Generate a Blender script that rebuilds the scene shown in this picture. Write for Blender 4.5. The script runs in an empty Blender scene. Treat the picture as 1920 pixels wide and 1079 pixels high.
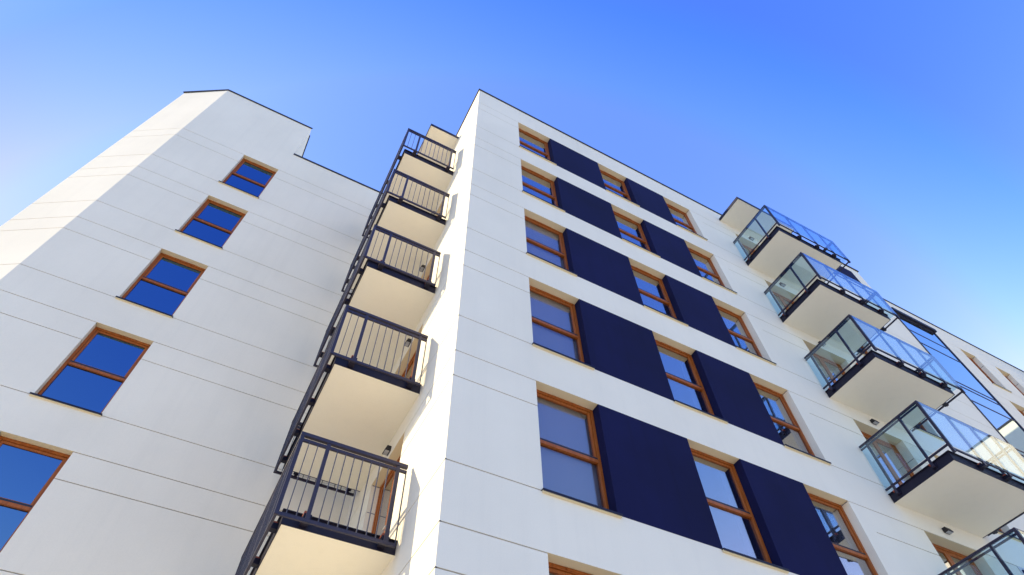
import bpy, math, random
from mathutils import Vector, Matrix

# ---------------------------------------------------------------- camera, sky, sun
S = bpy.context.scene
COL = S.collection
R = math.radians

cam_d = bpy.data.cameras.new("camera")
cam_d.sensor_width = 36.0
cam_d.lens = 36.0 * 1160.2845 / 1920.0
cam_d.clip_start = 0.05
cam_d.clip_end = 3000.0
cam = bpy.data.objects.new("camera", cam_d)
COL.objects.link(cam)
_p, _y, _r = R(55.61545), R(29.14062), R(-1.54906)
fw = Vector((math.sin(_y) * math.cos(_p), math.cos(_y) * math.cos(_p), math.sin(_p)))
rt = Vector((math.cos(_y), -math.sin(_y), 0))
up = rt.cross(fw)
r2 = math.cos(_r) * rt + math.sin(_r) * up
u2 = -math.sin(_r) * rt + math.cos(_r) * up
cam.matrix_world = Matrix(((r2.x, u2.x, -fw.x, -2.20374), (r2.y, u2.y, -fw.y, -5.79090),
                           (r2.z, u2.z, -fw.z, 1.57621), (0, 0, 0, 1)))
S.camera = cam

SUN = Vector((-1.0, 0.28, 0.42)).normalized()          # towards the sun
sun_el = math.asin(SUN.z)
sun_az = math.atan2(SUN.x, SUN.y)                       # clockwise from +Y
world = bpy.data.worlds.new("World")
S.world = world
world.use_nodes = True
wn, wl = world.node_tree.nodes, world.node_tree.links
wn.clear()
sky = wn.new("ShaderNodeTexSky")
sky.sky_type = 'NISHITA'
sky.sun_disc = False
sky.sun_elevation = sun_el
sky.sun_rotation = sun_az
sky.altitude = 200.0
sky.air_density = 1.0
sky.dust_density = 0.1
sky.ozone_density = 3.0
bg = wn.new("ShaderNodeBackground")
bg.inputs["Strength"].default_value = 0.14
wo = wn.new("ShaderNodeOutputWorld")
# the photograph's rich blue: per-channel contrast of the sky light, the same for every ray
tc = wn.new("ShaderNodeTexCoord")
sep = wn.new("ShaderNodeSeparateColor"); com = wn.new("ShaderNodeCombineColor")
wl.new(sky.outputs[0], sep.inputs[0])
# pale horizon haze, added to brighten the shaded walls: (1 - sin elevation) cubed
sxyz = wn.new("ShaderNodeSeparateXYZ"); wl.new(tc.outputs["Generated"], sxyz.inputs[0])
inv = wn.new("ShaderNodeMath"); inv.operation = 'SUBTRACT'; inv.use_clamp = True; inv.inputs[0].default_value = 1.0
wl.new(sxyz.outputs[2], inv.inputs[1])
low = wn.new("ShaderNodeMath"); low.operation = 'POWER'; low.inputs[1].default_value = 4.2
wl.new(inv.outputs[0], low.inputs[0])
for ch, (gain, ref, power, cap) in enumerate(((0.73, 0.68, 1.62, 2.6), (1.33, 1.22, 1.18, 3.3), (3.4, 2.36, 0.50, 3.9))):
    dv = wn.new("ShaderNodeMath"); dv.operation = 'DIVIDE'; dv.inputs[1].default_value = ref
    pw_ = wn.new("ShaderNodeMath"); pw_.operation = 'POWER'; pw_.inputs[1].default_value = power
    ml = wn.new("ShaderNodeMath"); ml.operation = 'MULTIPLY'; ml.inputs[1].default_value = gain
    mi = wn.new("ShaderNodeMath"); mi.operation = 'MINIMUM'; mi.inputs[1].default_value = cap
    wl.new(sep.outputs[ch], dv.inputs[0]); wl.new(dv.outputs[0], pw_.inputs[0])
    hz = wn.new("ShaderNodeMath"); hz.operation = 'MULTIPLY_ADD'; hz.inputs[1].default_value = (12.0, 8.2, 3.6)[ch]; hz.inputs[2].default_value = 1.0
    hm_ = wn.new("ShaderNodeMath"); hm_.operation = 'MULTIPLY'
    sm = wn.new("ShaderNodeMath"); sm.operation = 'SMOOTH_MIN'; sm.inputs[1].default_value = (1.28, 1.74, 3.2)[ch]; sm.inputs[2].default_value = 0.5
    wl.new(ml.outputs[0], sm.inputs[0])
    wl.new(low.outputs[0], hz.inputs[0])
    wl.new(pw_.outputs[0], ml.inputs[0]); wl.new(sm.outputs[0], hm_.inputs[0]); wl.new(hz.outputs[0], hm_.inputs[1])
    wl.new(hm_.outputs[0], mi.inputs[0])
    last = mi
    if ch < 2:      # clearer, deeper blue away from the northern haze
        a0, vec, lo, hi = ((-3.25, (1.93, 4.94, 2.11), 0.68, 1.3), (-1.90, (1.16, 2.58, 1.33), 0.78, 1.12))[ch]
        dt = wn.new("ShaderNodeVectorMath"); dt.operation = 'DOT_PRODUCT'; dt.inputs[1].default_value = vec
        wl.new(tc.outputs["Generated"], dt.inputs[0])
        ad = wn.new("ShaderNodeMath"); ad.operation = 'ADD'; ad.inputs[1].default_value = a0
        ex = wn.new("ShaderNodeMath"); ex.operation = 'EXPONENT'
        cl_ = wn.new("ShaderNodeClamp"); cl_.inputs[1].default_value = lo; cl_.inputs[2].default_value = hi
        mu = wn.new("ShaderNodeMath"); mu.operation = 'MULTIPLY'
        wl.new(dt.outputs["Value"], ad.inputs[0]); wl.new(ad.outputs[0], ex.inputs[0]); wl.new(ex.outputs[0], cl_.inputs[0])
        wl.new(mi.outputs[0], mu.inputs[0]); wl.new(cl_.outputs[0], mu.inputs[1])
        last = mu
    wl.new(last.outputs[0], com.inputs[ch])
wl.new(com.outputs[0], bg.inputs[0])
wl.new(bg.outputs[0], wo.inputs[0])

sun_d = bpy.data.lights.new("sun", 'SUN')
sun_d.energy = 2.0
sun_d.angle = R(0.5)
sun_d.color = (1.0, 0.85, 0.56)
sun = bpy.data.objects.new("sun", sun_d)
COL.objects.link(sun)
sun.rotation_euler = (-SUN).to_track_quat('-Z', 'Y').to_euler()
sun.location = (-40, 10, 40)

S.view_settings.view_transform = 'Standard'
S.view_settings.look = 'None'
S.view_settings.exposure = 1.45
S.view_settings.gamma = 1.0
S.cycles.max_bounces = 10
S.cycles.diffuse_bounces = 5
S.cycles.transparent_max_bounces = 16

# ---------------------------------------------------------------- materials
def new_mat(name):
    m = bpy.data.materials.new(name)
    m.use_nodes = True
    nt = m.node_tree
    b = nt.nodes["Principled BSDF"]
    return m, nt, b

def rgb(c):
    return (c[0], c[1], c[2], 1.0)

def noise(nt, scale, detail=4.0, rough=0.6, vec=None):
    n = nt.nodes.new("ShaderNodeTexNoise")
    n.inputs["Scale"].default_value = scale
    n.inputs["Detail"].default_value = detail
    n.inputs["Roughness"].default_value = rough
    if vec is not None:
        nt.links.new(vec, n.inputs["Vector"])
    return n

def ramp2(nt, fac, c0, c1, p0=0.35, p1=0.65):
    r = nt.nodes.new("ShaderNodeValToRGB")
    r.color_ramp.elements[0].position = p0
    r.color_ramp.elements[1].position = p1
    r.color_ramp.elements[0].color = rgb(c0)
    r.color_ramp.elements[1].color = rgb(c1)
    nt.links.new(fac, r.inputs[0])
    return r

def scaled_pos(nt, s):
    g = nt.nodes.new("ShaderNodeNewGeometry")
    mp = nt.nodes.new("ShaderNodeMapping")
    mp.inputs["Scale"].default_value = s
    nt.links.new(g.outputs["Position"], mp.inputs["Vector"])
    return mp.outputs[0]

def plaster(name, c, var=0.075, rough=0.85, grain=140.0, bump=0.12, streak=0.012):
    m, nt, b = new_mat(name)
    pos = scaled_pos(nt, (1, 1, 1))
    n1 = noise(nt, 0.42, 5.0, 0.55, pos)
    dark = tuple(x * (1 - var) for x in c)
    r1 = ramp2(nt, n1.outputs[0], dark, c, 0.3, 0.62)
    # faint rain streaks running down the render
    n2 = noise(nt, 1.0, 4.0, 0.65, scaled_pos(nt, (5.0, 5.0, 0.18)))
    r2_ = ramp2(nt, n2.outputs[0], (1 - streak * 2,) * 3, (1, 1, 1), 0.28, 0.5)
    n4 = noise(nt, 60.0, 2.0, 0.6, pos)
    r4 = ramp2(nt, n4.outputs[0], (0.965,) * 3, (1, 1, 1), 0.3, 0.7)
    mx = nt.nodes.new("ShaderNodeMix"); mx.data_type = 'RGBA'; mx.blend_type = 'MULTIPLY'
    mx.inputs[0].default_value = 1.0
    nt.links.new(r1.outputs[0], mx.inputs[6]); nt.links.new(r2_.outputs[0], mx.inputs[7])
    mx2 = nt.nodes.new("ShaderNodeMix"); mx2.data_type = 'RGBA'; mx2.blend_type = 'MULTIPLY'
    mx2.inputs[0].default_value = 1.0
    nt.links.new(mx.outputs[2], mx2.inputs[6]); nt.links.new(r4.outputs[0], mx2.inputs[7])
    nt.links.new(mx2.outputs[2], b.inputs["Base Color"])
    b.inputs["Roughness"].default_value = rough
    b.inputs["Specular IOR Level"].default_value = 0.25
    n3 = noise(nt, grain, 2.0, 0.6, pos)
    bp = nt.nodes.new("ShaderNodeBump")
    bp.inputs["Strength"].default_value = bump
    bp.inputs["Distance"].default_value = 0.004
    nt.links.new(n3.outputs[0], bp.inputs["Height"])
    nt.links.new(bp.outputs[0], b.inputs["Normal"])
    return m

M_WHITE = plaster("white_plaster", (0.92, 0.835, 0.66))
M_CREAM = plaster("cream_plaster", (0.91, 0.84, 0.67), var=0.04)
M_REVEAL = plaster("beige_underside", (0.84, 0.70, 0.43), var=0.04)  # beige tone, on undersides of openings and sills only
M_NAVY = plaster("navy_plaster", (0.0050, 0.0062, 0.052), var=0.4, rough=0.9, bump=0.2, streak=0.08)
M_JOINT = plaster("joint_profile", (0.20, 0.20, 0.22), var=0.1)

def metal(name, c, rough=0.38, spec=0.5):
    m, nt, b = new_mat(name)
    n = noise(nt, 9.0, 4.0, 0.6, scaled_pos(nt, (1, 1, 1)))
    r = ramp2(nt, n.outputs[0], tuple(x * 0.8 for x in c), c, 0.3, 0.7)
    nt.links.new(r.outputs[0], b.inputs["Base Color"])
    rr = ramp2(nt, n.outputs[0], (rough * 0.8,) * 3, (rough * 1.25,) * 3, 0.3, 0.7)
    nt.links.new(rr.outputs[0], b.inputs["Roughness"])
    b.inputs["Specular IOR Level"].default_value = spec
    return m

M_STEEL = metal("dark_navy_steel", (0.011, 0.009, 0.024), 0.5, 0.3)
M_RAIL = metal("navy_painted_rail", (0.028, 0.023, 0.044), 0.42, 0.4)
M_BAR = metal("grey_blue_bar", (0.050, 0.050, 0.075), 0.36, 0.6)
M_CAP = metal("dark_coping_metal", (0.022, 0.022, 0.034), 0.5)
M_RUST = metal("red_primer", (0.42, 0.085, 0.035), 0.6)
M_BLACK = metal("black_lamp_housing", (0.012, 0.012, 0.018), 0.5)
M_LENS = metal("lamp_diffuser", (0.45, 0.44, 0.43), 0.35)
M_ROOM = plaster("room_paint", (0.20, 0.20, 0.21))
M_CURTAIN = plaster("curtain_fabric", (0.72, 0.70, 0.68), var=0.08)
M_BLIND = plaster("blind_fabric", (0.42, 0.37, 0.38), var=0.05)

def wood(name, c0, c1):
    m, nt, b = new_mat(name)
    n = noise(nt, 1.0, 5.0, 0.65, scaled_pos(nt, (28.0, 28.0, 2.5)))
    r = ramp2(nt, n.outputs[0], c0, c1, 0.3, 0.7)
    nt.links.new(r.outputs[0], b.inputs["Base Color"])
    b.inputs["Roughness"].default_value = 0.42
    b.inputs["Specular IOR Level"].default_value = 0.3
    bp = nt.nodes.new("ShaderNodeBump")
    bp.inputs["Strength"].default_value = 0.15
    bp.inputs["Distance"].default_value = 0.002
    nt.links.new(n.outputs[0], bp.inputs["Height"])
    nt.links.new(bp.outputs[0], b.inputs["Normal"])
    return m
M_WOOD = wood("varnished_pine", (0.27, 0.065, 0.009), (0.45, 0.125, 0.018))

def glass(name, f0, tint, refl=(1, 1, 1), wobble=0.0, power=5.0):
    """thin glazing: transparent body plus a mirror coat that strengthens at grazing view"""
    m = bpy.data.materials.new(name)
    m.use_nodes = True
    nt = m.node_tree
    nt.nodes.clear()
    out = nt.nodes.new("ShaderNodeOutputMaterial")
    tr = nt.nodes.new("ShaderNodeBsdfTransparent"); tr.inputs[0].default_value = rgb(tint)
    gl = nt.nodes.new("ShaderNodeBsdfGlossy"); gl.inputs["Roughness"].default_value = 0.0
    gl.inputs[0].default_value = rgb(refl)
    lw = nt.nodes.new("ShaderNodeLayerWeight"); lw.inputs[0].default_value = 0.5
    pw = nt.nodes.new("ShaderNodeMath"); pw.operation = 'POWER'; pw.inputs[1].default_value = power
    nt.links.new(lw.outputs["Facing"], pw.inputs[0])
    ma = nt.nodes.new("ShaderNodeMath"); ma.operation = 'MULTIPLY_ADD'
    ma.inputs[1].default_value = 1 - f0; ma.inputs[2].default_value = f0
    nt.links.new(pw.outputs[0], ma.inputs[0])
    mx = nt.nodes.new("ShaderNodeMixShader")
    nt.links.new(ma.outputs[0], mx.inputs[0])
    nt.links.new(tr.outputs[0], mx.inputs[1]); nt.links.new(gl.outputs[0], mx.inputs[2])
    nt.links.new(mx.outputs[0], out.inputs[0])
    if wobble:
        n = noise(nt, 1.3, 1.0, 0.4, scaled_pos(nt, (1, 1, 1)))
        bp = nt.nodes.new("ShaderNodeBump"); bp.inputs["Strength"].default_value = wobble
        bp.inputs["Distance"].default_value = 0.02
        nt.links.new(n.outputs[0], bp.inputs["Height"])
        nt.links.new(bp.outputs[0], gl.inputs["Normal"])
    return m
M_PANE = glass("window_glass", 0.38, (0.56, 0.60, 0.68), wobble=0.12)
M_BLINDPANE = glass("plain_window_glass", 0.13, (0.80, 0.82, 0.86), wobble=0.05)
M_WINGPANE = glass("tinted_window_glass", 0.34, (0.05, 0.08, 0.17), refl=(0.30, 0.58, 0.95), wobble=0.05)
M_BALGLASS = glass("balcony_glass", 0.07, (0.78, 0.92, 1.0))
M_STRIPGLASS = glass("stairwell_glass", 0.72, (0.16, 0.20, 0.30), refl=(0.72, 0.88, 1.0), wobble=0.04)

def paving():
    m, nt, b = new_mat("courtyard_paving")
    br = nt.nodes.new("ShaderNodeTexBrick")
    br.inputs["Scale"].default_value = 1.0
    br.inputs["Brick Width"].default_value = 0.6
    br.inputs["Row Height"].default_value = 0.3
    br.inputs["Mortar Size"].default_value = 0.008
    br.inputs["Color1"].default_value = (0.81, 0.73, 0.56, 1)
    br.inputs["Color2"].default_value = (0.74, 0.66, 0.50, 1)
    br.inputs["Mortar"].default_value = (0.4, 0.36, 0.3, 1)
    nt.links.new(scaled_pos(nt, (1, 1, 1)), br.inputs["Vector"])
    nt.links.new(br.outputs[0], b.inputs["Base Color"])
    b.inputs["Roughness"].default_value = 0.85
    return m
M_PAVE = paving()

# ---------------------------------------------------------------- mesh helpers
class MB:
    def __init__(s):
        s.v, s.f, s.m = [], [], []
    def quad(s, a, b, c, d, m=0):
        i = len(s.v); s.v += [tuple(a), tuple(b), tuple(c), tuple(d)]
        s.f.append((i, i + 1, i + 2, i + 3)); s.m.append(m)
    def poly(s, pts, m=0):
        i = len(s.v); s.v += [tuple(p) for p in pts]
        s.f.append(tuple(range(i, i + len(pts)))); s.m.append(m)
    def box(s, x0, x1, y0, y1, z0, z1, m=0, bottom=None):
        i = len(s.v)
        s.v += [(x0, y0, z0), (x1, y0, z0), (x1, y1, z0), (x0, y1, z0),
                (x0, y0, z1), (x1, y0, z1), (x1, y1, z1), (x0, y1, z1)]
        for k, q in enumerate(((3, 2, 1, 0), (4, 5, 6, 7), (0, 1, 5, 4), (1, 2, 6, 5), (2, 3, 7, 6), (3, 0, 4, 7))):
            s.f.append(tuple(i + j for j in q)); s.m.append(bottom if (k == 0 and bottom is not None) else m)
    def cyl(s, p0, p1, r, n=8, m=0):
        p0, p1 = Vector(p0), Vector(p1)
        a = (p1 - p0).normalized()
        t = Vector((1, 0, 0)) if abs(a.x) < 0.9 else Vector((0, 1, 0))
        u = a.cross(t).normalized(); w = a.cross(u)
        i = len(s.v)
        for p in (p0, p1):
            for k in range(n):
                an = 2 * math.pi * k / n
                s.v.append(tuple(p + r * (math.cos(an) * u + math.sin(an) * w)))
        for k in range(n):
            j = (k + 1) % n
            s.f.append((i + k, i + j, i + n + j, i + n + k)); s.m.append(m)
        s.f.append(tuple(i + k for k in range(n - 1, -1, -1))); s.m.append(m)
        s.f.append(tuple(i + n + k for k in range(n))); s.m.append(m)
    def build(s, name, mats, parent=None, bevel=0.0, loc=None):
        me = bpy.data.meshes.new(name)
        me.from_pydata(s.v, [], s.f)
        for m in (mats if isinstance(mats, (list, tuple)) else [mats]):
            me.materials.append(m)
        me.polygons.foreach_set("material_index", s.m)
        me.update()
        o = bpy.data.objects.new(name, me)
        COL.objects.link(o)
        if parent is not None:
            o.parent = parent
        if loc is not None:
            o.location = loc
        if bevel:
            b = o.modifiers.new("bevel", 'BEVEL')
            b.width = bevel; b.segments = 2; b.limit_method = 'ANGLE'
        return o

def empty(name, loc=(0, 0, 0), parent=None):
    o = bpy.data.objects.new(name, None)
    COL.objects.link(o)
    o.location = loc
    o.empty_display_size = 0.3
    if parent is not None:
        o.parent = parent
    return o

def tag(o, label=None, cat=None, group=None, kind=None):
    if label: o["label"] = label
    if cat: o["category"] = cat
    if group: o["group"] = group
    if kind: o["kind"] = kind
    return o

def copy_tree(o, parent, loc=None):
    c = o.copy()
    COL.objects.link(c)
    c.parent = parent
    if loc is not None:
        c.location = loc
    for ch in list(o.children):
        copy_tree(ch, c)
    return c

def wall(name, O, U, N, us, vs, cell, mats, parent, side_mat=None):
    """relief wall: cell(u, v) -> (depth, material) or None where there is no wall.
    depth 0 is the face, a groove is a shallow depth, ('hole', d) is an opening with reveals d deep."""
    O, U, N = Vector(O), Vector(U), Vector(N)
    us = sorted(set(round(u, 4) for u in us)); vs = sorted(set(round(v, 4) for v in vs))
    nu, nv = len(us) - 1, len(vs) - 1
    mb = MB()
    P = lambda u, v, d: O + U * u + Vector((0, 0, v)) - N * d
    flip = U.cross(Vector((0, 0, 1))).dot(N) < 0
    def quad(a, b, c, d, m):
        if flip: mb.quad(d, c, b, a, m)
        else: mb.quad(a, b, c, d, m)
    grid = [[cell((us[i] + us[i + 1]) / 2, (vs[j] + vs[j + 1]) / 2) for j in range(nv)] for i in range(nu)]
    def dep(g):
        return None if g is None else (g[1] if g[0] == 'hole' else g[0])
    # merge runs of equal cells along u to keep the mesh light
    for j in range(nv):
        i = 0
        while i < nu:
            g = grid[i][j]
            k = i
            while k + 1 < nu and grid[k + 1][j] == g: k += 1
            if g is not None and g[0] != 'hole':
                d, m = g
                quad(P(us[i], vs[j], d), P(us[k + 1], vs[j], d), P(us[k + 1], vs[j + 1], d), P(us[i], vs[j + 1], d), m)
            i = k + 1
    def side(a, b, p, q, horizontal, low):
        da, db = dep(a), dep(b)
        if da is None or db is None or da == db: return
        lo, hi = (da, db) if da < db else (db, da)
        src = a if da < db else b
        m = src[1] if src[0] != 'hole' else 0
        if side_mat is not None and horizontal and (hi > 0.1) and da < db is True:
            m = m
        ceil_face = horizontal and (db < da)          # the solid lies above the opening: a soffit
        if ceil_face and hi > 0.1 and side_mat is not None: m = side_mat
        mb.quad(P(*p, lo), P(*q, lo), P(*q, hi), P(*p, hi), m)
    for i in range(nu):
        for j in range(nv):
            if i + 1 < nu:
                side(grid[i][j], grid[i + 1][j], (us[i + 1], vs[j]), (us[i + 1], vs[j + 1]), False, 0)
            if j + 1 < nv:
                side(grid[i][j], grid[i][j + 1], (us[i], vs[j + 1]), (us[i + 1], vs[j + 1]), True, 0)
    return mb.build(name, mats, parent)

# ---------------------------------------------------------------- measured layout (metres)
T0, B0, H = 20.90, 18.79, 3.0                 # head and sill of the top storey's windows, storey height
XC = [1.415, 2.589, 4.412, 5.577, 7.070, 8.205]
ROWS = range(6)
ROOF = 22.10
D = 5.14                                      # front plane of the wing
WX0, WX1 = -6.033, -4.895
WT0, WB0 = 20.946, 18.81
WTOP, WLOW = 24.90, 22.36
WL = -7.99
REC = 0.165                                   # window recess
JW, JD = 0.017, 0.024                         # joint width and depth
MATS = [M_WHITE, M_REVEAL, M_JOINT, M_NAVY]

def joints(t, b, n=7):
    z = []
    for i in range(n):
        z += [t - H * i, t - 0.56 - H * i, b - H * i]
    return [q for q in z if q > 0.3]
JM = joints(T0, B0)
JWG = joints(WT0, WB0)
def jedges(js):
    e = []
    for z in js: e += [z - JW, z]
    return e
def in_joint(js, z):
    for k in js:
        if k - JW < z < k: return k
    return None

# ---------------------------------------------------------------- ground
g = MB(); g.quad((-300, -300, 0), (300, -300, 0), (300, 300, 0), (-300, 300, 0))
tag(g.build("ground", M_PAVE), "pale stone paved courtyard ground", "ground", kind="structure")

# ---------------------------------------------------------------- main building
MAIN = tag(empty("apartment_building", (0, 0, 0)),
           "white apartment block with navy panels between its windows and balconies on two sides", "building")

DX0, DX1 = 10.245, 11.90                      # balcony doors in the front
SX0, SX1, STOP = 18.33, 20.77, 21.18          # stairwell glazing
HX0, HX1 = 12.95, 14.06                       # windows beside the glass balconies
FX = [(22.0, 22.98), (24.19, 25.15)]          # far windows
RB = 18.366                                   # underside of the top glass balcony
XEND = 40.0
def front_cell(x, z):
    if SX0 < x < SX1 and z < STOP: return ('hole', 0.12)
    for i in ROWS:
        t, b = T0 - H * i, B0 - H * i
        if b < z < t:
            if XC[0] < x < XC[5]: return ('hole', REC)
            for a, c in [(HX0, HX1)] * (i < 4) + FX * (i < 3):
                if a < x < c: return ('hole', REC)
        if i < 5 and DX0 < x < DX1 and RB + 0.19 - H * i < z < t - 0.02: return ('hole', 0.22)
    k = in_joint(JM, z)
    if k is not None:
        kind = round((T0 - k) % H, 2)
        lit = False
        if x < XC[0]: lit = True
        elif x > XC[5]:
            if abs(kind - 0.56) < 0.02: lit = x > XC[5] + 0.36
            else: lit = True
        if 12.6 < x < SX0 or x > XC[5]: pass
        if k - H * 0 > ROOF: lit = False
        if lit: return (JD, 2)
    return (0.0, 0)
us = [0, XEND, SX0, SX1, DX0, DX1, HX0, HX1, XC[5] + 0.36] + XC + [q for f in FX for q in f]
vs = [0, ROOF, STOP] + jedges(JM)
for i in ROWS:
    vs += [T0 - H * i, B0 - H * i, T0 - 0.02 - H * i, RB + 0.19 - H * i]
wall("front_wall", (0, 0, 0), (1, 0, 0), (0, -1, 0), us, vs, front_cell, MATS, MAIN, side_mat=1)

LDY0, LDY1 = 2.03, 3.62                       # balcony doors in the side wall
LB = 18.32                                    # underside of the top railed balcony
def side_cell(y, z):
    for i in range(5):
        if LDY0 < y < LDY1 and LB + 0.19 - H * i < z < T0 - H * i: return ('hole', 0.16)
    if in_joint(JM, z) is not None: return (JD, 2)
    return (0.0, 0)
vs = [0, ROOF] + jedges(JM)
for i in range(5): vs += [T0 - H * i, LB + 0.19 - H * i]
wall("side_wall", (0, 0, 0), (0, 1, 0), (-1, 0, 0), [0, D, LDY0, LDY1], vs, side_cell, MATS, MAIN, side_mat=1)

mb = MB()                                      # the rest of the body
mb.quad((0.003, 0.25, ROOF - 0.2), (XEND, 0.25, ROOF - 0.2), (XEND, 14, ROOF - 0.2), (0.003, 14, ROOF - 0.2))
mb.quad((0, 14, 0), (XEND, 14, 0), (XEND, 14, ROOF), (0, 14, ROOF))
mb.quad((0, D, 0), (0, 14, 0), (0, 14, ROOF), (0, D, ROOF))
# parapet behind the face
mb.quad((0.25, 0.25, ROOF - 0.2), (XEND, 0.25, ROOF - 0.2), (XEND, 0.25, ROOF), (0.25, 0.25, ROOF))
mb.quad((0.25, 0.25, ROOF - 0.2), (0.25, 14, ROOF - 0.2), (0.25, 14, ROOF), (0.25, 0.25, ROOF))
mb.build("roof", M_WHITE, MAIN)

mb = MB()                                      # coping on the front and side parapets
mb.box(-0.035, XEND, -0.035, 0.28, ROOF, ROOF + 0.055)
mb.box(-0.035, 0.28, 0.28, D + 0.2, ROOF, ROOF + 0.055)
mb.build("coping", M_CAP, MAIN, bevel=0.006)

# raised roof block with its navy panel, right of the glass balconies
PX0, PX1, PTOP = 15.2, 18.33, 24.05
mb = MB()
mb.box(PX0, PX1, 0.0, 5.0, ROOF + 0.055, PTOP)
pb = mb.build("roof_block", M_WHITE, MAIN)
mb = MB(); mb.box(PX0 + 0.25, 17.70, -0.004, 0.1, ROOF + 0.30, PTOP - 0.42); mb.build("dark_panel", M_NAVY, pb)
mb = MB(); mb.box(PX0 - 0.04, PX1 + 0.04, -0.05, 5.04, PTOP, PTOP + 0.06); mb.build("coping", M_CAP, pb)

# the return at the far right end of the courtyard side (seen in the glass)
mb = MB()
EW = 27.4
mb.box(EW, EW + 9, -8.0, -0.006, 0.0, 20.7)
ew = mb.build("end_wall", M_WHITE, MAIN)
mb = MB(); mb.box(EW - 0.05, EW + 9.05, -8.05, -0.006, 20.7, 20.77); mb.build("coping", M_CAP, ew)
for z in (5.6, 8.6, 11.6, 14.6, 17.6):
    mb = MB(); mb.box(EW - 1.3, EW, -5.4, -2.6, z, z + 0.19); mb.build("balcony_slab", M_CREAM, ew)

# ---------------------------------------------------------------- navy wall panels
n_panel = None
for i in ROWS:
    for a, b in ((XC[1], XC[2]), (XC[3], XC[4])):
        mb = MB(); mb.box(a, b, -0.003, REC + 0.05, B0 - H * i, T0 - H * i)
        mb.build("dark_panel", M_NAVY, MAIN)

# ---------------------------------------------------------------- windows
def make_window(w, h, parent, loc, rec, glass_mat=M_PANE, sill_l=0.03, sill_r=0.05):
    """two-light wooden window; local x along the wall, y into the wall from the face, z up from the sill"""
    f = MB()
    F, y0, y1 = 0.052, rec, rec + 0.075
    f.box(0, F, y0, y1, 0, h); f.box(w - F, w, y0, y1, 0, h)
    f.box(F, w - F, y0, y1, 0, F); f.box(F, w - F, y0, y1, h - F, h)
    zm = h * 0.5
    f.box(F, w - F, y0 + 0.002, y1, zm - 0.055, zm + 0.005)
    win = f.build("window", M_WOOD, parent, bevel=0.004, loc=loc)
    def sash(z0, z1, s, yy):
        q = MB()
        a0, a1 = F + 0.004, w - F - 0.004
        q.box(a0, a0 + s, yy, yy + 0.05, z0, z1); q.box(a1 - s, a1, yy, yy + 0.05, z0, z1)
        q.box(a0 + s, a1 - s, yy, yy + 0.05, z0, z0 + s); q.box(a0 + s, a1 - s, yy, yy + 0.05, z1 - s, z1)
        return q.build("sash", M_WOOD, win, bevel=0.006)
    sash(zm + 0.012, h - F - 0.006, 0.045, rec + 0.016)
    gk = MB(); gk.box(F, w - F, rec + 0.006, rec + 0.03, zm + 0.004, zm + 0.040); gk.build("sash_shade_strip", M_BLACK, win)  # black strip paints the shade on the upper sash's bottom rail
    v = MB(); v.box(w * 0.30, w * 0.72, rec - 0.012, rec + 0.001, h - 0.040, h - 0.012); v.build("trickle_vent", M_WOOD, win, bevel=0.003)
    for z0, z1, s in ((zm + 0.055, h - F - 0.05, 0.049), (F, zm - 0.055, 0.0)):
        p = MB(); p.box(F + s, w - F - s, rec + 0.040, rec + 0.052, z0, z1)
        p.build("pane", glass_mat, win)
    s_ = MB()
    s_.box(-sill_l, w + sill_r, -0.045, rec, -0.012, 0.0)
    s_.box(-sill_l, w + sill_r, -0.048, -0.043, -0.034, 0.002)
    s_.build("sill", M_STEEL, win)
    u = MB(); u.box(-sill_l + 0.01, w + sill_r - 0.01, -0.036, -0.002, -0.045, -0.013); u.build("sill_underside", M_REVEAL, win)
    r = MB()                                     # the room behind, seen dimly through the glass
    yb = rec + 2.4
    a0, a1, zz0, zz1 = -0.5, w + 0.5, -0.7, h + 0.25
    ys = rec + 0.30
    r.quad((a0, yb, zz0), (a1, yb, zz0), (a1, yb, zz1), (a0, yb, zz1))
    r.quad((a0, ys, zz1), (a1, ys, zz1), (a1, yb, zz1), (a0, yb, zz1))
    r.quad((a0, ys, zz0), (a1, ys, zz0), (a1, yb, zz0), (a0, yb, zz0))
    r.quad((a0, ys, zz0), (a0, yb, zz0), (a0, yb, zz1), (a0, ys, zz1))
    r.quad((a1, ys, zz0), (a1, yb, zz0), (a1, yb, zz1), (a1, ys, zz1))
    y2 = rec + 0.076
    for (p, q_) in (((0, 0), (0, h)), ((w, 0), (w, h)), ((0, 0), (w, 0)), ((0, h), (w, h))):
        r.quad((p[0], y2, p[1]), (q_[0], y2, q_[1]), (q_[0], ys, q_[1]), (p[0], ys, p[1]))
    r.quad((a0, ys, zz0), (0, ys, zz0), (0, ys, zz1), (a0, ys, zz1)); r.quad((w, ys, zz0), (a1, ys, zz0), (a1, ys, zz1), (w, ys, zz1))
    r.quad((0, ys, zz0), (w, ys, zz0), (w, ys, 0), (0, ys, 0)); r.quad((0, ys, h), (w, ys, h), (w, ys, zz1), (0, ys, zz1))
    r.build("room_lining", M_ROOM, win)
    return win

def add_curtain(win, x0, x1, h, y, seed):
    rnd = random.Random(seed)
    c = MB(); n = max(6, int((x1 - x0) / 0.03)); pts = []
    for k in range(n + 1):
        x = x0 + (x1 - x0) * k / n
        pts.append((x, y + 0.035 * math.sin(k * 1.35 + rnd.random() * 0.8)))
    for k in range(n):
        a, b = pts[k], pts[k + 1]
        c.quad((a[0], a[1], 0.02), (b[0], b[1], 0.02), (b[0], b[1], h - 0.03), (a[0], a[1], h - 0.03))
    return c.build("curtain", M_CURTAIN, win)

def add_blind(win, w, h, y, drop):
    c = MB(); c.box(0.03, w - 0.03, y, y + 0.004, h * (1 - drop), h - 0.02)
    c.cyl((0.03, y + 0.03, h - 0.04), (w - 0.03, y + 0.03, h - 0.04), 0.022)
    return c.build("roller_blind", M_BLIND, win)

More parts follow.
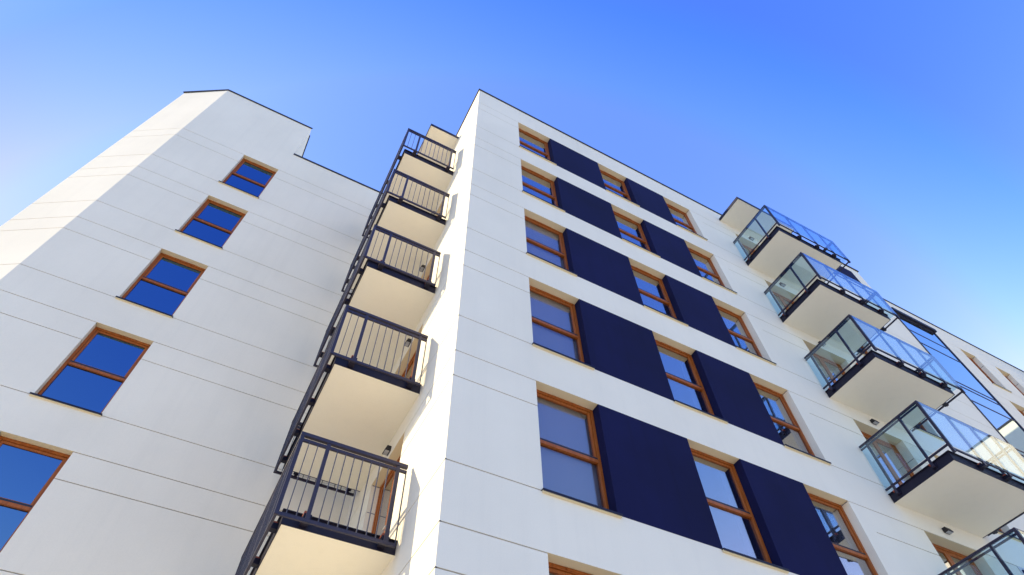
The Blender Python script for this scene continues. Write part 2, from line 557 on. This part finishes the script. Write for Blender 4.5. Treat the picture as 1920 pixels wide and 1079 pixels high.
hm = T0 - B0
for col in range(3):
    x0, x1 = XC[2 * col], XC[2 * col + 1]
    proto = None
    for i in ROWS:
        loc = (x0, 0, B0 - H * i)
        if proto is None: proto = win = make_window(x1 - x0, hm, MAIN, loc, REC)
        else: win = copy_tree(proto_bare, MAIN, loc)
        if i == 0:
            proto_bare = win
    wins = [o for o in MAIN.children if o.name.startswith("window") and abs(o.location.x - x0) < 1e-3]
    wins.sort(key=lambda o: -o.location.z)
    for i, o in enumerate(wins):
        if col == 0 and i >= 2:
            for ch in o.children:
                if ch.name.startswith("pane"):
                    ch.data = ch.data.copy(); ch.data.materials[0] = M_BLINDPANE
            add_blind(o, x1 - x0, hm, REC + 0.115, (0.72, 0.86, 1.0, 1.0)[i - 2])
        if col == 2: add_curtain(o, (x1 - x0) - 0.42, x1 - x0 - 0.04, hm, REC + 0.20, 11 + i)
        if col == 1 and i in (3, 4, 5): add_curtain(o, (x1 - x0) - 0.20, x1 - x0 - 0.04, hm, REC + 0.20, 31 + i)
proto = make_window(HX1 - HX0, hm, MAIN, (HX0, 0, B0), REC)
for i in range(1, 4): copy_tree(proto, MAIN, (HX0, 0, B0 - H * i))
for a, b in FX:
    proto = make_window(b - a, hm, MAIN, (a, 0, B0), REC)
    for i in (1, 2): copy_tree(proto, MAIN, (a, 0, B0 - H * i))

# ---------------------------------------------------------------- stairwell glazing
def stairwell():
    f = MB()
    t = 0.06
    f.box(SX0, SX0 + t, -0.03, 0.10, 0.0, STOP); f.box(SX1 - t, SX1, -0.03, 0.10, 0.0, STOP)
    f.box(SX0 + t, SX1 - t, -0.03, 0.10, STOP - t, STOP)
    bars = [20.09, 19.30]
    for i in range(6): bars += [17.25 - H * i, 17.02 - H * i, 16.28 - H * i]
    bars = sorted(b for b in bars if b > 0.2)
    for b in bars: f.box(SX0 + t, SX1 - t, -0.012, 0.10, b - 0.024, b + 0.024)
    o = f.build("stairwell_glazing", M_RAIL, MAIN)
    h = MB(); h.box(SX0 - 0.02, SX1 + 0.02, -0.12, 0.0, STOP - 0.02, STOP + 0.14); h.build("head_flashing", M_STEEL, o)
    edges = [0.0] + bars + [STOP - 0.03]
    for a, b in zip(edges[:-1], edges[1:]):
        p = MB(); p.box(SX0 + t, SX1 - t, 0.0, 0.012, a + 0.024, b - 0.024); p.build("pane", M_STRIPGLASS, o)
    k = MB(); k.quad((SX0, 0.9, 0), (SX1, 0.9, 0), (SX1, 0.9, STOP), (SX0, 0.9, STOP)); k.build("stair_wall", M_ROOM, o)
stairwell()

# ---------------------------------------------------------------- balcony doors
def make_door(w, h, parent, loc, rec, rotz=0.0, mirror=False):
    f = MB(); F = 0.065; y0, y1 = rec, rec + 0.08
    f.box(0, F, y0, y1, 0, h); f.box(w - F, w, y0, y1, 0, h); f.box(F, w - F, y0, y1, 0, F); f.box(F, w - F, y0, y1, h - F, h)
    d = f.build("balcony_door", M_WOOD, parent, bevel=0.004, loc=loc)
    d.rotation_euler = (0, 0, rotz)
    m = w * 0.5
    for a, b in ((F + 0.003, m - 0.002), (m + 0.002, w - F - 0.003)):
        q = MB(); s = 0.075; yy = rec + 0.014
        q.box(a, a + s, yy, yy + 0.055, F, h - F); q.box(b - s, b, yy, yy + 0.055, F, h - F)
        q.box(a + s, b - s, yy, yy + 0.055, F, F + s); q.box(a + s, b - s, yy, yy + 0.055, h - F - s, h - F)
        q.build("sash", M_WOOD, d, bevel=0.005)
        p = MB(); p.box(a + s, b - s, yy + 0.02, yy + 0.032, F + s, h - F - s); p.build("pane", M_PANE, d)
    hd = MB(); hd.box(m + 0.025, m + 0.045, rec - 0.035, rec + 0.014, 1.0, 1.02); hd.box(m + 0.025, m + 0.14, rec - 0.035, rec - 0.018, 1.0, 1.02)
    hd.build("handle", M_LENS, d)
    r = MB(); ys = rec + 0.085; yb = rec + 2.2
    r.quad((-.4, yb, -.1), (w + .4, yb, -.1), (w + .4, yb, h + .3), (-.4, yb, h + .3))
    r.quad((-.4, ys, h + .3), (w + .4, ys, h + .3), (w + .4, yb, h + .3), (-.4, yb, h + .3))
    r.quad((-.4, ys, 0), (w + .4, ys, 0), (w + .4, yb, 0), (-.4, yb, 0))
    r.quad((-.4, ys, -.1), (-.4, yb, -.1), (-.4, yb, h + .3), (-.4, ys, h + .3))
    r.quad((w + .4, ys, -.1), (w + .4, yb, -.1), (w + .4, yb, h + .3), (w + .4, ys, h + .3))
    r.quad((-.4, ys, -.1), (0, ys, -.1), (0, ys, h + .3), (-.4, ys, h + .3)); r.quad((w, ys, -.1), (w + .4, ys, -.1), (w + .4, ys, h + .3), (w, ys, h + .3))
    r.quad((0, ys, h), (w, ys, h), (w, ys, h + .3), (0, ys, h + .3))
    r.build("room_lining", M_ROOM, d)
    add_curtain(d, w - 0.55, w - 0.1, h, rec + 0.2, 5)
    return d
hd_ = T0 - 0.02 - (RB + 0.19)
proto = make_door(DX1 - DX0, hd_, MAIN, (DX0, 0, RB + 0.19), 0.22)
for i in range(1, 5): copy_tree(proto, MAIN, (DX0, 0, RB + 0.19 - H * i))
# doors in the side wall: local x runs towards -Y, local y into the wall (+X)
hl_ = T0 - (LB + 0.19)
proto = make_door(LDY1 - LDY0, hl_, MAIN, (0, LDY1, LB + 0.19), 0.16, rotz=-math.pi / 2)
for i in range(1, 5): copy_tree(proto, MAIN, (0, LDY1, LB + 0.19 - H * i))

# ---------------------------------------------------------------- railed balconies on the side wall
def make_rail_balcony(loc):
    x0, x1, ya, yb = -1.52, 0.0, 1.504, 4.45
    XR, YR, YF = -1.63, 1.314, 4.60
    s = MB(); s.box(x0 + 0.012, x1, ya + 0.012, yb - 0.012, 0.0, 0.175)
    b = s.build("balcony", M_CREAM, MAIN, loc=loc)
    f = MB()
    f.box(x0, x1 - 0.004, ya, ya + 0.012, -0.006, 0.19); f.box(x0, x0 + 0.012, ya + 0.012, yb - 0.012, -0.006, 0.19)
    f.box(x0, x1 - 0.004, yb - 0.012, yb, -0.006, 0.19)
    f.box(x0 - 0.03, x1 - 0.004, ya - 0.03, ya, 0.178, 0.19); f.box(x0 - 0.03, x0, ya, yb, 0.178, 0.19)
    f.build("fascia", M_STEEL, b)
    h = MB()
    h.box(XR - 0.03, -0.07, YR - 0.028, YR + 0.028, 1.225, 1.285)
    h.box(XR - 0.028, XR + 0.028, YR + 0.028, YF - 0.028, 1.225, 1.285)
    h.box(XR - 0.03, -0.07, YF - 0.028, YF + 0.028, 1.225, 1.285)
    h.build("handrail", M_RAIL, b, bevel=0.005)
    r = MB()
    for z0, z1 in ((1.14, 1.185), (-0.030, 0.018)):
        r.box(XR - 0.018, -0.075, YR - 0.016, YR + 0.016, z0, z1)
        r.box(XR - 0.018, XR + 0.018, YR + 0.016, YF - 0.016, z0, z1)
        r.box(XR - 0.018, -0.075, YF - 0.016, YF + 0.016, z0, z1)
    r.build("rail_frame", M_RAIL, b)
    bars = MB()
    fx = [-1.515, -1.39, -1.11, -0.985, -0.86, -0.735, -0.61, -0.48, -0.353, -0.082]
    for x in fx:
        bars.box(x - .005, x + .005, YR - .017, YR + .017, 0.018, 1.14); bars.box(x - .005, x + .005, YF - .017, YF + .017, 0.018, 1.14)
    sy = (1.75, 2.62, 3.49, 4.30)
    y = YR + 0.125
    while y < YF - 0.06:
        if min(abs(y - q) for q in sy) > 0.05: bars.box(XR - .019, XR + .019, y - .006, y + .006, 0.018, 1.14)
        y += 0.125
    bars.build("balusters", M_BAR, b)
    def post(x, y, wx, wy):
        p = MB(); p.box(x - wx, x + wx, y - wy, y + wy, -0.028, 1.226); p.build("post", M_RAIL, b)
    for yy in (YR, YF):
        post(XR, yy, 0.026, 0.021); post(-1.25, yy + 0.002, 0.026, 0.021); post(-0.21, yy + 0.002, 0.026, 0.021)
    for yy in sy: post(XR + 0.002, yy, 0.021, 0.026)
    def bracket(xa, xb, ya_, yb_):
        k = MB(); k.box(xa, xb, ya_, yb_, 0.035, 0.115)
        w = k.build("bracket", M_STEEL, b)
    for x in (-1.25, -0.21):
        bracket(x - 0.05, x + 0.05, YR + 0.024, ya + 0.001); bracket(x - 0.05, x + 0.05, yb - 0.001, YF - 0.02)
        k = MB(); k.box(x - 0.052, x - 0.015, YR + 0.03, ya - 0.02, 0.116, 0.15); k.build("packer", M_RUST, b)
    for yy in sy:
        bracket(XR + 0.024, x0 + 0.001, yy - 0.05, yy + 0.05)
        k = MB(); k.box(XR + 0.03, x0 - 0.02, yy - 0.03, yy + 0.03, 0.116, 0.15); k.build("packer", M_RUST, b)
    return b
proto = make_rail_balcony((0, 0, LB))
for i in range(1, 5): copy_tree(proto, MAIN, (0, 0, LB - H * i))

# ---------------------------------------------------------------- glass balconies on the front
def make_glass_balcony(loc):
    x0, x1, yo = 9.77, 12.45, -1.489
    XL, XR, YR = 9.72, 12.70, -1.606
    s = MB(); s.box(x0 + 0.012, x1 - 0.012, yo + 0.012, 0.0, 0.0, 0.175)
    b = s.build("balcony", M_CREAM, MAIN, loc=loc)
    f = MB()
    f.box(x0, x0 + 0.012, yo, -0.004, -0.006, 0.195); f.box(x0 + 0.012, x1 - 0.012, yo, yo + 0.012, -0.006, 0.195)
    f.box(x1 - 0.012, x1, yo, -0.004, -0.006, 0.195)
    f.box(x0 - 0.03, x0, yo - 0.03, -0.004, 0.183, 0.195); f.box(x0, x1, yo - 0.03, yo, 0.183, 0.195)
    f.build("fascia", M_STEEL, b)
    h = MB()
    h.box(XL - 0.025, XL + 0.025, YR + 0.025, -0.02, 1.385, 1.425)
    h.box(XL - 0.025, XR + 0.025, YR - 0.022, YR + 0.025, 1.385, 1.425)
    h.box(XR - 0.025, XR + 0.025, YR + 0.025, -0.02, 1.385, 1.425)
    h.build("handrail", M_RAIL, b, bevel=0.005)
    r = MB()
    r.box(XL - 0.015, XL + 0.015, YR + 0.01, -0.02, 1.315, 1.345); r.box(XL - 0.015, XL + 0.015, YR + 0.01, -0.02, 0.255, 0.29)
    r.box(XL, XR, YR - 0.015, YR + 0.015, 0.155, 0.195)
    r.box(XR - 0.015, XR + 0.015, YR + 0.01, -0.02, 0.11, 0.145); r.box(XR - 0.015, XR + 0.015, YR + 0.01, -0.02, 1.315, 1.345)
    r.build("rail_frame", M_RAIL, b)
    def post(x, y, wx, wy, z0=0.07):
        p = MB(); p.box(x - wx, x + wx, y - wy, y + wy, z0, 1.386); p.build("post", M_RAIL, b)
    for X in (XL, XR):
        for y in (-0.205, -1.11): post(X, y, 0.018, 0.026)
        post(X, YR, 0.026, 0.026)
    for x in (10.60, 11.35, 12.08): post(x, YR + 0.002, 0.026, 0.018)
    # glass panes, hung outside the posts
    ys = [-0.03, -0.205, -1.11, YR]
    for X, sg in ((XL, -1), (XR, 1)):
        for a, c in ((-0.045, -1.09), (-1.13, YR + 0.03)):
            p = MB(); p.box(X + sg * 0.020, X + sg * 0.030, min(a, c), max(a, c), 0.30, 1.375); p.build("glass_pane", M_BALGLASS, b)
    fx = [XL, 10.60, 11.35, 12.08, XR]
    for a, c in zip(fx[:-1], fx[1:]):
        p = MB(); p.box(a + 0.012, c - 0.012, YR - 0.036, YR - 0.026, 0.20, 1.38); p.build("glass_pane", M_BALGLASS, b)
    for x in (10.60, 11.35, 12.08):
        k = MB(); k.box(x - 0.06, x + 0.06, YR + 0.022, yo + 0.001, 0.06, 0.13); k.build("bracket", M_STEEL, b)
        k = MB(); k.box(x - 0.055, x - 0.02, YR + 0.03, yo - 0.02, 0.131, 0.155); k.build("packer", M_RUST, b)
    for y in (-0.205, -1.11):
        k = MB(); k.box(XL + 0.02, x0 + 0.001, y - 0.05, y + 0.05, 0.06, 0.14); k.build("bracket", M_STEEL, b)
        k = MB(); k.box(XL - 0.02, x0 - 0.002, y + 0.03, y + 0.06, 0.141, 0.17); k.build("packer", M_RUST, b)
        k = MB(); k.box(x1 - 0.001, XR - 0.02, y - 0.05, y + 0.05, 0.06, 0.11); k.build("bracket", M_STEEL, b)
    return b
proto = make_glass_balcony((0, 0, RB))
for i in range(1, 5): copy_tree(proto, MAIN, (0, 0, RB - H * i))

# canopies over the top balconies
mb = MB(); mb.box(-0.985, 0, 1.515, 4.44, 21.25, 21.36)
c = mb.build("canopy", M_CREAM, MAIN)
mb = MB(); mb.box(-1.0, -0.004, 1.50, 1.515, 21.235, 21.38); mb.box(-1.0, -0.985, 1.515, 4.44, 21.235, 21.38); mb.box(-1.0, -0.004, 4.44, 4.455, 21.235, 21.38)
mb.build("canopy_edge", M_STEEL, c)
mb = MB(); mb.box(9.765, 12.44, -1.005, 0, 21.42, 21.53)
c = mb.build("canopy", M_CREAM, MAIN)
mb = MB(); mb.box(9.75, 9.765, -1.02, -0.004, 21.405, 21.55); mb.box(9.765, 12.44, -1.02, -1.005, 21.405, 21.55); mb.box(12.44, 12.455, -1.02, -0.004, 21.405, 21.55)
mb.build("canopy_edge", M_STEEL, c)

# ---------------------------------------------------------------- wing
WING = tag(empty("apartment_wing", (-4, D, 0)),
           "pale rendered building wing with a sunlit angled corner and one column of blue windows", "building")
WING_M = Matrix.Translation((4, -D, 0))
def wing_parent(o):
    o.parent = WING
    o.matrix_parent_inverse = WING_M
    return o
STEP = -4.79
def wing_cell(u, z):
    x = u + WL
    if x > STEP and z > WLOW: return None
    for i in range(5):
        if WX0 < x < WX1 and WB0 - H * i < z < WT0 - H * i: return ('hole', 0.135)
    if in_joint(JWG, z) is not None: return (JD, 2)
    return (0.0, 0)
vs = [0, WTOP, WLOW] + jedges(JWG)
for i in range(5): vs += [WT0 - H * i, WB0 - H * i]
wing_parent(wall("front_wall", (WL, D, 0), (1, 0, 0), (0, -1, 0), [0, -WL, WX0 - WL, WX1 - WL, STEP - WL], vs, wing_cell, MATS, None, side_mat=1))
CH = Vector((-9.40, 5.985, 0)); C0 = Vector((WL, D, 0))
cu = (C0 - CH); cl = cu.length; cu.normalize()
cn = Vector((cu.y, -cu.x, 0))
def ch_cell(u, z):
    return (JD, 2) if in_joint(JWG, z) is not None else (0.0, 0)
wing_parent(wall("angled_wall", CH, cu, cn, [0, cl], [0, WTOP] + jedges(JWG), ch_cell, MATS, None))
mb = MB()
mb.quad((CH.x, CH.y, 0), (CH.x, 15, 0), (CH.x, 15, WTOP), (CH.x, CH.y, WTOP))
mb.quad((STEP, D, WLOW), (STEP, 15, WLOW), (STEP, 15, WTOP), (STEP, D, WTOP))
mb.quad((CH.x, 15, 0), (0, 15, 0), (0, 15, WLOW), (CH.x, 15, WLOW))
mb.quad((CH.x, 15, WLOW), (STEP, 15, WLOW), (STEP, 15, WTOP), (CH.x, 15, WTOP))
mb.poly([(CH.x, CH.y, WTOP), (WL, D, WTOP), (STEP, D, WTOP), (STEP, 15, WTOP), (CH.x, 15, WTOP)])
mb.quad((STEP, D, WLOW), (0, D, WLOW), (0, 15, WLOW), (STEP, 15, WLOW))
wing_parent(mb.build("roof", M_WHITE))
mb = MB()
e = 0.035; z0, z1 = WTOP, WTOP + 0.055
a, b, c_ = CH + cn * e + Vector((-e, 0, 0)), Vector((WL, D, 0)) + (cn + Vector((0, -1, 0))).normalized() * e * 1.1, Vector((STEP + e, D - e, 0))
inn = [Vector((STEP - 0.3, D + 0.3, 0)), Vector((WL + 0.1, D + 0.3, 0)), CH + Vector((0.2, 0.3, 0))]
ring = [a, b, c_] + inn
n = len(ring)
mb.poly([(p.x, p.y, z0) for p in reversed(ring)]); mb.poly([(p.x, p.y, z1) for p in ring])
for k in range(n):
    p, q = ring[k], ring[(k + 1) % n]
    mb.quad((p.x, p.y, z0), (q.x, q.y, z0), (q.x, q.y, z1), (p.x, p.y, z1))
mb.box(STEP - 0.3, STEP + e, D + 0.3, 15, z0, z1)
mb.box(STEP + 0.004, 0.0, D - e, D + 0.3, WLOW, WLOW + 0.055)
wing_parent(mb.build("coping", M_CAP))
proto = make_window(WX1 - WX0, WT0 - WB0, WING, (0, 0, 0), 0.135, glass_mat=M_WINGPANE, sill_l=0.045, sill_r=0.03)
proto.location = (WX0 + 4, 0, WB0)
for i in range(1, 5): copy_tree(proto, WING, (WX0 + 4, 0, WB0 - H * i))

# ---------------------------------------------------------------- wall lamps (each a thing of its own)
ORD = ["topmost", "second from the top", "third from the top", "fourth from the top", "lowest"]
def make_lamp(loc, rotz, label, grp):
    r = empty("wall_lamp", loc); r.rotation_euler = (0, 0, rotz)
    tag(r, label, "wall lamp", grp)
    h = MB()
    w = 0.085
    # housing: flat back on the wall, sloping front; local -y away from the wall
    P = [(-w, 0, 0), (w, 0, 0), (w, 0, 0.10), (-w, 0, 0.10), (-w, -0.11, 0.0), (w, -0.11, 0.0), (w, -0.075, 0.10), (-w, -0.075, 0.10)]
    i = len(h.v); h.v += P
    for q in ((0, 1, 2, 3), (4, 7, 6, 5), (0, 4, 5, 1), (3, 2, 6, 7), (0, 3, 7, 4), (1, 5, 6, 2)):
        h.f.append(q); h.m.append(0)
    h.build("housing", M_BLACK, r, bevel=0.006)
    l = MB(); l.box(-w + 0.018, w - 0.018, -0.095, -0.02, -0.012, 0.0); l.build("diffuser", M_LENS, r, bevel=0.004)
    return r
l0 = None
for i in range(5):
    lab = "black wall lamp beside the glass balconies on the front, %s of five" % ORD[i]
    if l0 is None: l0 = make_lamp((11.06, -0.002, 21.05), 0, lab, "lamps above the glass balcony doors")
    else:
        c = copy_tree(l0, None, (11.06, -0.002, 21.05 - H * i)); c["label"] = lab
for i in range(5):
    lab = "black wall lamp behind railings on the sunlit side, %s of five" % ORD[i]
    c = copy_tree(l0, None, (-0.002, 2.79, 21.0 - H * i)); c.rotation_euler = (0, 0, -math.pi / 2)
    c["label"] = lab; c["group"] = "lamps above the railed balcony doors"

# ---------------------------------------------------------------- small plate on the wall at the right edge
pl = tag(empty("wall_plate", (13.20, -0.002, 8.74)), "small white plate with a dark mark on the white wall at the far lower right", "plate")
mb = MB(); mb.box(-0.16, 0.16, -0.012, 0.0, -0.14, 0.14); mb.build("plate", M_CURTAIN, pl, bevel=0.003)
mb = MB()
ring = [(0.115 * math.cos(a), -0.0145, 0.095 * math.sin(a)) for a in [2 * math.pi * k / 24 for k in range(24)]]
mb.poly(ring); mb.poly([(x, -0.0125, z) for x, y, z in reversed(ring)])
for k in range(24):
    a, b = ring[k], ring[(k + 1) % 24]
    mb.quad(a, (a[0], -0.0125, a[2]), (b[0], -0.0125, b[2]), b)
mb.build("mark", M_NAVY, pl)
